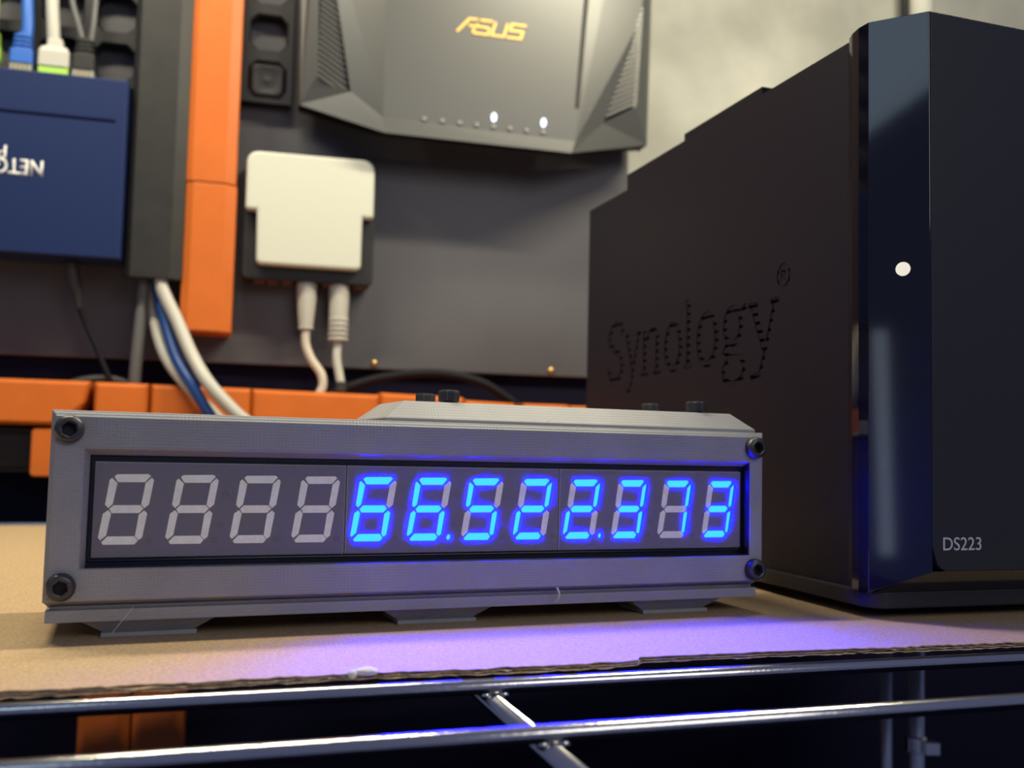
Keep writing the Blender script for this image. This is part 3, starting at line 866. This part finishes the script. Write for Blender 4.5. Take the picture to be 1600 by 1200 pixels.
for mI in range(3):
    u0 = 50.5 * mI
    wells = []
    for dI in range(4):
        du = u0 + 12.62 * dI
        for s_ in GLY[TXT[mI][dI]]: wells.append([(x + du, z) for x, z in SEG[s_]])
        if dI in DPS[mI]:
            wells.append([(du + 10.93 + .64 * math.cos(2 * math.pi * k / 20), 3.3 + .64 * math.sin(2 * math.pi * k / 20)) for k in range(20)])
    bm = BM()
    x0, x1 = u0 + .02, u0 + 50.28
    loops(bm, [rect(x0, x1, 0, 19, 5.1), rect(x0, x1, 0, 19, .2), rect(x0 + .15, x1 - .15, .15, 18.85, 0)], close_ends=False, mi=1)
    ngon_fill(bm, [(x0 + .15, .15), (x1 - .15, .15), (x1 - .15, 18.85), (x0 + .15, 18.85)], wells, 0, 0)
    v = [bm.verts.new(c) for c in rect(x0, x1, 0, 19, 5.1)]; bm.faces.new(v).material_index = 1
    for wl_ in wells:
        loops(bm, [[(p[0], 0, p[1]) for p in wl_], [(p[0], WELL, p[1]) for p in wl_]], close_ends=False, mi=0)
        v = [bm.verts.new((p[0], WELL, p[1])) for p in wl_]; bm.faces.new(v).material_index = 0
    bmesh.ops.remove_doubles(bm, verts=bm.verts, dist=.001)
    md = obj('display_module', bm, [M['module'], M['module_edge']], t, label=('unlit four-digit module', 'four-digit module reading 66.52', 'four-digit module reading 2.373')[mI])
    for dI in range(4):
        du = u0 + 12.62 * dI
        ch = TXT[mI][dI]
        for s_, pts in SEG.items():
            on = s_ in GLY[ch]
            P = [(x + du, z) for x, z in pts]
            bm = BM()
            if on:
                pin = shrink(P, .03)
                prism(bm, pin, WELL - .25, WELL - .01)
                obj('segment', bm, M['seg_on'], md, label='lit blue segment')
            else:
                pin = shrink(P, .12)
                loops(bm, [[(x, .05, z) for x, z in P], [(x, -.03, z) for x, z in P], [(x, -.08, z) for x, z in pin]])
                obj('segment', bm, M['seg_off'], md)
        on = dI in DPS[mI]
        bm = BM()
        c = (du + 10.68 + (.25 if mI else 0), 0, 3.3)
        if on:
            lathe(bm, [(.61, WELL - .01), (.61, WELL - .25)], c, 'y', 20)
            obj('decimal_point', bm, M['seg_on'], md, label='lit blue decimal point')
        else:
            lathe(bm, [(.62, .05), (.62, -.05), (.48, -.12), (.35, -.02), (.05, -.02)], c, 'y', 20)
            obj('decimal_point', bm, M['dot_off'], md)
    for (cu_, cz_) in ((25.2, 12.7), (24.4, 6.4)):
        bm = BM(); lathe(bm, [(.6, .05), (.6, -.05), (.46, -.12), (.33, -.02), (.05, -.02)], (u0 + cu_, 0, cz_), 'y', 20)
        obj('colon_dot', bm, M['dot_off'], md)
# stray strands of plastic
bm = BM(); tube(bm, [(8.4, -2.5, -9.2), (6.6, -3.2, -11.6), (4.6, -3.4, -14.2)], .05, seg=6)
obj('plastic_strand', bm, M['strand'], t)
bm = BM(); tube(bm, [(99.6, -2.7, -8.2), (99.9, -3.4, -9.4), (99.8, -3.2, -10.6), (99.2, -2.9, -11.4)], .2, seg=6, r_list=[.3, .25, .15, .05])
obj('plastic_strand', bm, M['strand'], t)
bm = BM(); tube(bm, [(96.6, 0.7, 29.6), (99.2, .3, 30.8)], .07, seg=6)
obj('plastic_strand', bm, M['strand'], t)

# ================================================================== BLACK STORAGE BOX
t = thing('network_storage', 'tall black two-bay storage box with glossy corner strip at right', 'storage box', NAS, (48, 90, 0))
HT = 149.2
bm = BM()
prism(bm, [(9, 4.5), (147, 4.5), (147, 147.9), (9, 147.9)], 4.6, 94, 'x')
prism(bm, [(147, 4.5), (184, 4.5), (184, 141.8), (147, 141.8)], 4.6, 94, 'x')
obj('chassis', bm, M['black_deep'], t)
# side panel, cut with the vent lettering
bm = BM(); prism(bm, [(9.6, 4.4), (185, 4.4), (185, 142.6), (147.5, 142.6), (147.5, 148.6), (9.6, 148.6)], 2.4, 4.6, 'x')
side = obj('side_panel', bm, M['black_side'], t)
bm = BM()
XA, XB = 1.5, 3.9
def st(pts, wl=None, w_=2.0, closed=False):
    stroke(bm, pts, w_, XA, XB, 'x', closed, wl=wl)
def ell(cs, cz, rs, rz, a0=0, a1=360, n=20, closed=True):
    m_ = n if closed else n + 1
    return [(cs + rs * math.cos(math.radians(a0 + (a1 - a0) * k / n)), cz + rz * math.sin(math.radians(a0 + (a1 - a0) * k / n))) for k in range(m_)]
# letters run from the rear (large y) to the front (small y)
st([(149.2, 85.5), (150.5, 88.6), (154.5, 90), (159, 88.8), (161.8, 85.6), (160.8, 82), (156.5, 79.6), (152, 77.6), (149.4, 74.6), (149.6, 70.6), (153, 67.6), (157.5, 67.2), (161, 69.2), (162.4, 72.6)], w_=2.6)
st([(146.2, 84.2), (143.4, 84.2)], w_=1.6); st([(144.9, 84), (139.6, 70.2)], w_=2.4); st([(136.6, 84.2), (133.0, 84.2)], w_=1.6)
st([(134.8, 84), (139.0, 71.4), (141.8, 63.6), (145, 62.8)], w_=1.6)
for s0, zt in ((129.6, 84.6), (119.4, 82)): st([(s0, zt), (s0, 68.6)], w_=2.6)
st([(127.9, 80.6), (125, 84), (121.6, 84.4), (119.6, 82.6)], w_=2.0)
st([(132.4, 68.6), (126.8, 68.6)], w_=1.4); st([(122.2, 68.6), (116.4, 68.6)], w_=1.4)
st(ell(107.2, 76.6, 5.6, 7.8), w_=2.4, closed=True)
st([(96.2, 91.6), (96.2, 69)], w_=2.6); st([(99.0, 69), (93.2, 69)], w_=1.4); st([(98.6, 91.2), (96, 91.2)], w_=1.6)
st(ell(83.4, 77.0, 5.9, 8.2), w_=2.4, closed=True)
st(ell(67.6, 79.6, 4.8, 5.6), w_=2.2, closed=True)
st([(63.4, 83.2), (59.6, 85.2)], w_=1.8)
st([(70.6, 74.4), (72.6, 71.6), (69.4, 70.0), (63.4, 69.4), (60.4, 66.8), (62.2, 62.8), (67.4, 61.2), (72.4, 62.8), (73.2, 66.4), (70.4, 69.0)], w_=1.8)
st([(58.6, 84.6), (53.4, 84.6)], w_=1.6); st([(56.2, 84.4), (49.6, 70.6)], w_=2.8); st([(46.6, 84.6), (42.2, 84.6)], w_=1.6)
st([(44.4, 84.4), (49.2, 70.4), (52.2, 63.4), (57.2, 62.6)], w_=1.6)
st(ell(40.1, 91.2, 3.0, 3.3, n=16), w_=.8, closed=True)
st([(41.2, 89.6), (41.2, 92.8), (39.4, 92.4), (39.6, 91.2), (41, 91.2), (39, 89.6)], w_=.5)
cut = obj('letter_cutter', bm, M['black_side'], t)
dgm = side.modifiers.new('cut', 'BOOLEAN'); dgm.operation = 'DIFFERENCE'; dgm.solver = 'EXACT'; dgm.use_self = True; dgm.object = cut
bpy.context.view_layer.update()
me = bpy.data.meshes.new_from_object(side.evaluated_get(bpy.context.evaluated_depsgraph_get()))
side.modifiers.clear(); side.data = me
side['label'] = 'side panel cut with vent lettering'
bpy.data.objects.remove(cut)
bm = BM()
z = 60.5
while z < 95:
    box(bm, 2.62, 4.5, 36, 164, z, z + 1.75); z += 2.7
o = obj('vent_bars', bm, M['black_side'], t); o['kind'] = 'stuff'
# top, right and rear shells
bm = BM(); prism(bm, [(9.6, 147.9), (147, 147.9), (147, HT - .4), (9.6, HT - .4)], 4.0, 95.8, 'x')
prism(bm, [(147, 141.8), (185, 141.8), (185, 143), (147, 143)], 4.0, 95.8, 'x')
obj('top_panel', bm, M['black_side'], t, bevel=.3)
bm = BM(); prism(bm, [(9.6, 4.4), (185, 4.4), (185, 142.6), (147.5, 142.6), (147.5, 148.6), (9.6, 148.6)], 94, 96.2, 'x')
obj('side_panel', bm, M['black_side'], t, bevel=.3)
bm = BM(); box(bm, 4.6, 94, 184, 186, 4.4, 142)
obj('rear_panel', bm, M['black_matte'], t, bevel=.3)
bm = BM(); box(bm, 5.0, 34, 56, 106, HT - .5, 153.0)
obj('top_ridge', bm, M['rubber'], t, bevel=.4)
# glossy front-corner trim: plan outline, lower edge slopes up towards the front
plan = [(2.6, 11.2), (1.2, 9.0), (.1, 6.4), (-.15, 3.5), (0, 0.0), (9.4, -10.7), (9.8, -10.7)]
zb = [5.6, 5.6, 5.8, 6.0, 6.5, 12.5, 12.6]
bm = BM()
inner = [(5.2, 11.2), (5.2, 9.6), (5.2, 8.5), (5.2, 6.5), (5.2, 3.0), (9.6, -2), (10.4, -3)]
rings = []
for (p, q, zz) in zip(plan, inner, zb):
    rings.append([(p[0], p[1], zz), (p[0], p[1], HT - (.35 if p[1] > 5 else 0)), (q[0], q[1], HT), (q[0], q[1], zz)])
loops(bm, rings)
obj('corner_trim', bm, M['black_gloss'], t, bevel=.12, label='glossy black corner strip')
bm = BM()  # glowing disc, a reflection in the gloss built as a part
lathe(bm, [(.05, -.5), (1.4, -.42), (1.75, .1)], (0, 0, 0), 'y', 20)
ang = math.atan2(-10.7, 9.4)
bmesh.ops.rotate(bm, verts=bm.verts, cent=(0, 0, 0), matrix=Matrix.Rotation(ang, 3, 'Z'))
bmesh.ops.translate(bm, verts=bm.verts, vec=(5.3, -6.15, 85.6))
obj('reflection_dot', bm, M['reflection_cream'], t, label='glowing white dot standing for a reflection on the glossy strip')
# matte front panel with chamfered lower corner
bm = BM(); prism(bm, [(9.7, 18.6), (11.2, 14.2), (13.4, 12.8), (95.8, 12.8), (96.2, 13.4), (96.2, HT + .05), (9.7, HT + .05)], -10.9, -7.5)
obj('front_panel', bm, M['black_matte'], t, bevel=.25, label='matte black front panel')
# glossy lower lip under the panel
bm = BM()
loops(bm, [[(9.5, -10.5, 12.75), (9.5, -7, 12.75), (3.0, 6, 6.6), (1.0, -1.0, 6.75)], [(96, -10.5, 12.75), (96, -7, 12.75), (96, 6, 6.6), (96, -1.0, 6.75)]])
obj('lower_lip', bm, M['gloss_lip'], t, label='glossy sloped underside lip')
# base tray with rounded corner, rubber feet
bm = BM()
pl = arc(6.2, 4.6, 5.6, 180, 270, 8) + arc(90, 4.6, 5.6, 270, 360, 8) + [(95.6, 184), (2.6, 184)]
prism(bm, pl, 2.6, 6.7, 'z')
obj('base_tray', bm, M['black_matte'], t, bevel=.4)
for fx, fy in ((16, 15), (80, 15), (16, 168), (80, 168)):
    bm = BM(); lathe(bm, [(7.5, 0), (8, .6), (8, 2.7)], (fx, fy, 0), 'z', 24)
    obj('foot', bm, M['rubber'], t)
bm, hh = text_mesh('DS223', 11.3, .1)
bmesh.ops.translate(bm, verts=bm.verts, vec=(12.7, -10.99, 17.75))
obj('model_lettering', bm, M['print_white'], t, label='light grey lettering reading DS223')

for o in list(bpy.data.objects):
    if '_b' in o: del o['_b']
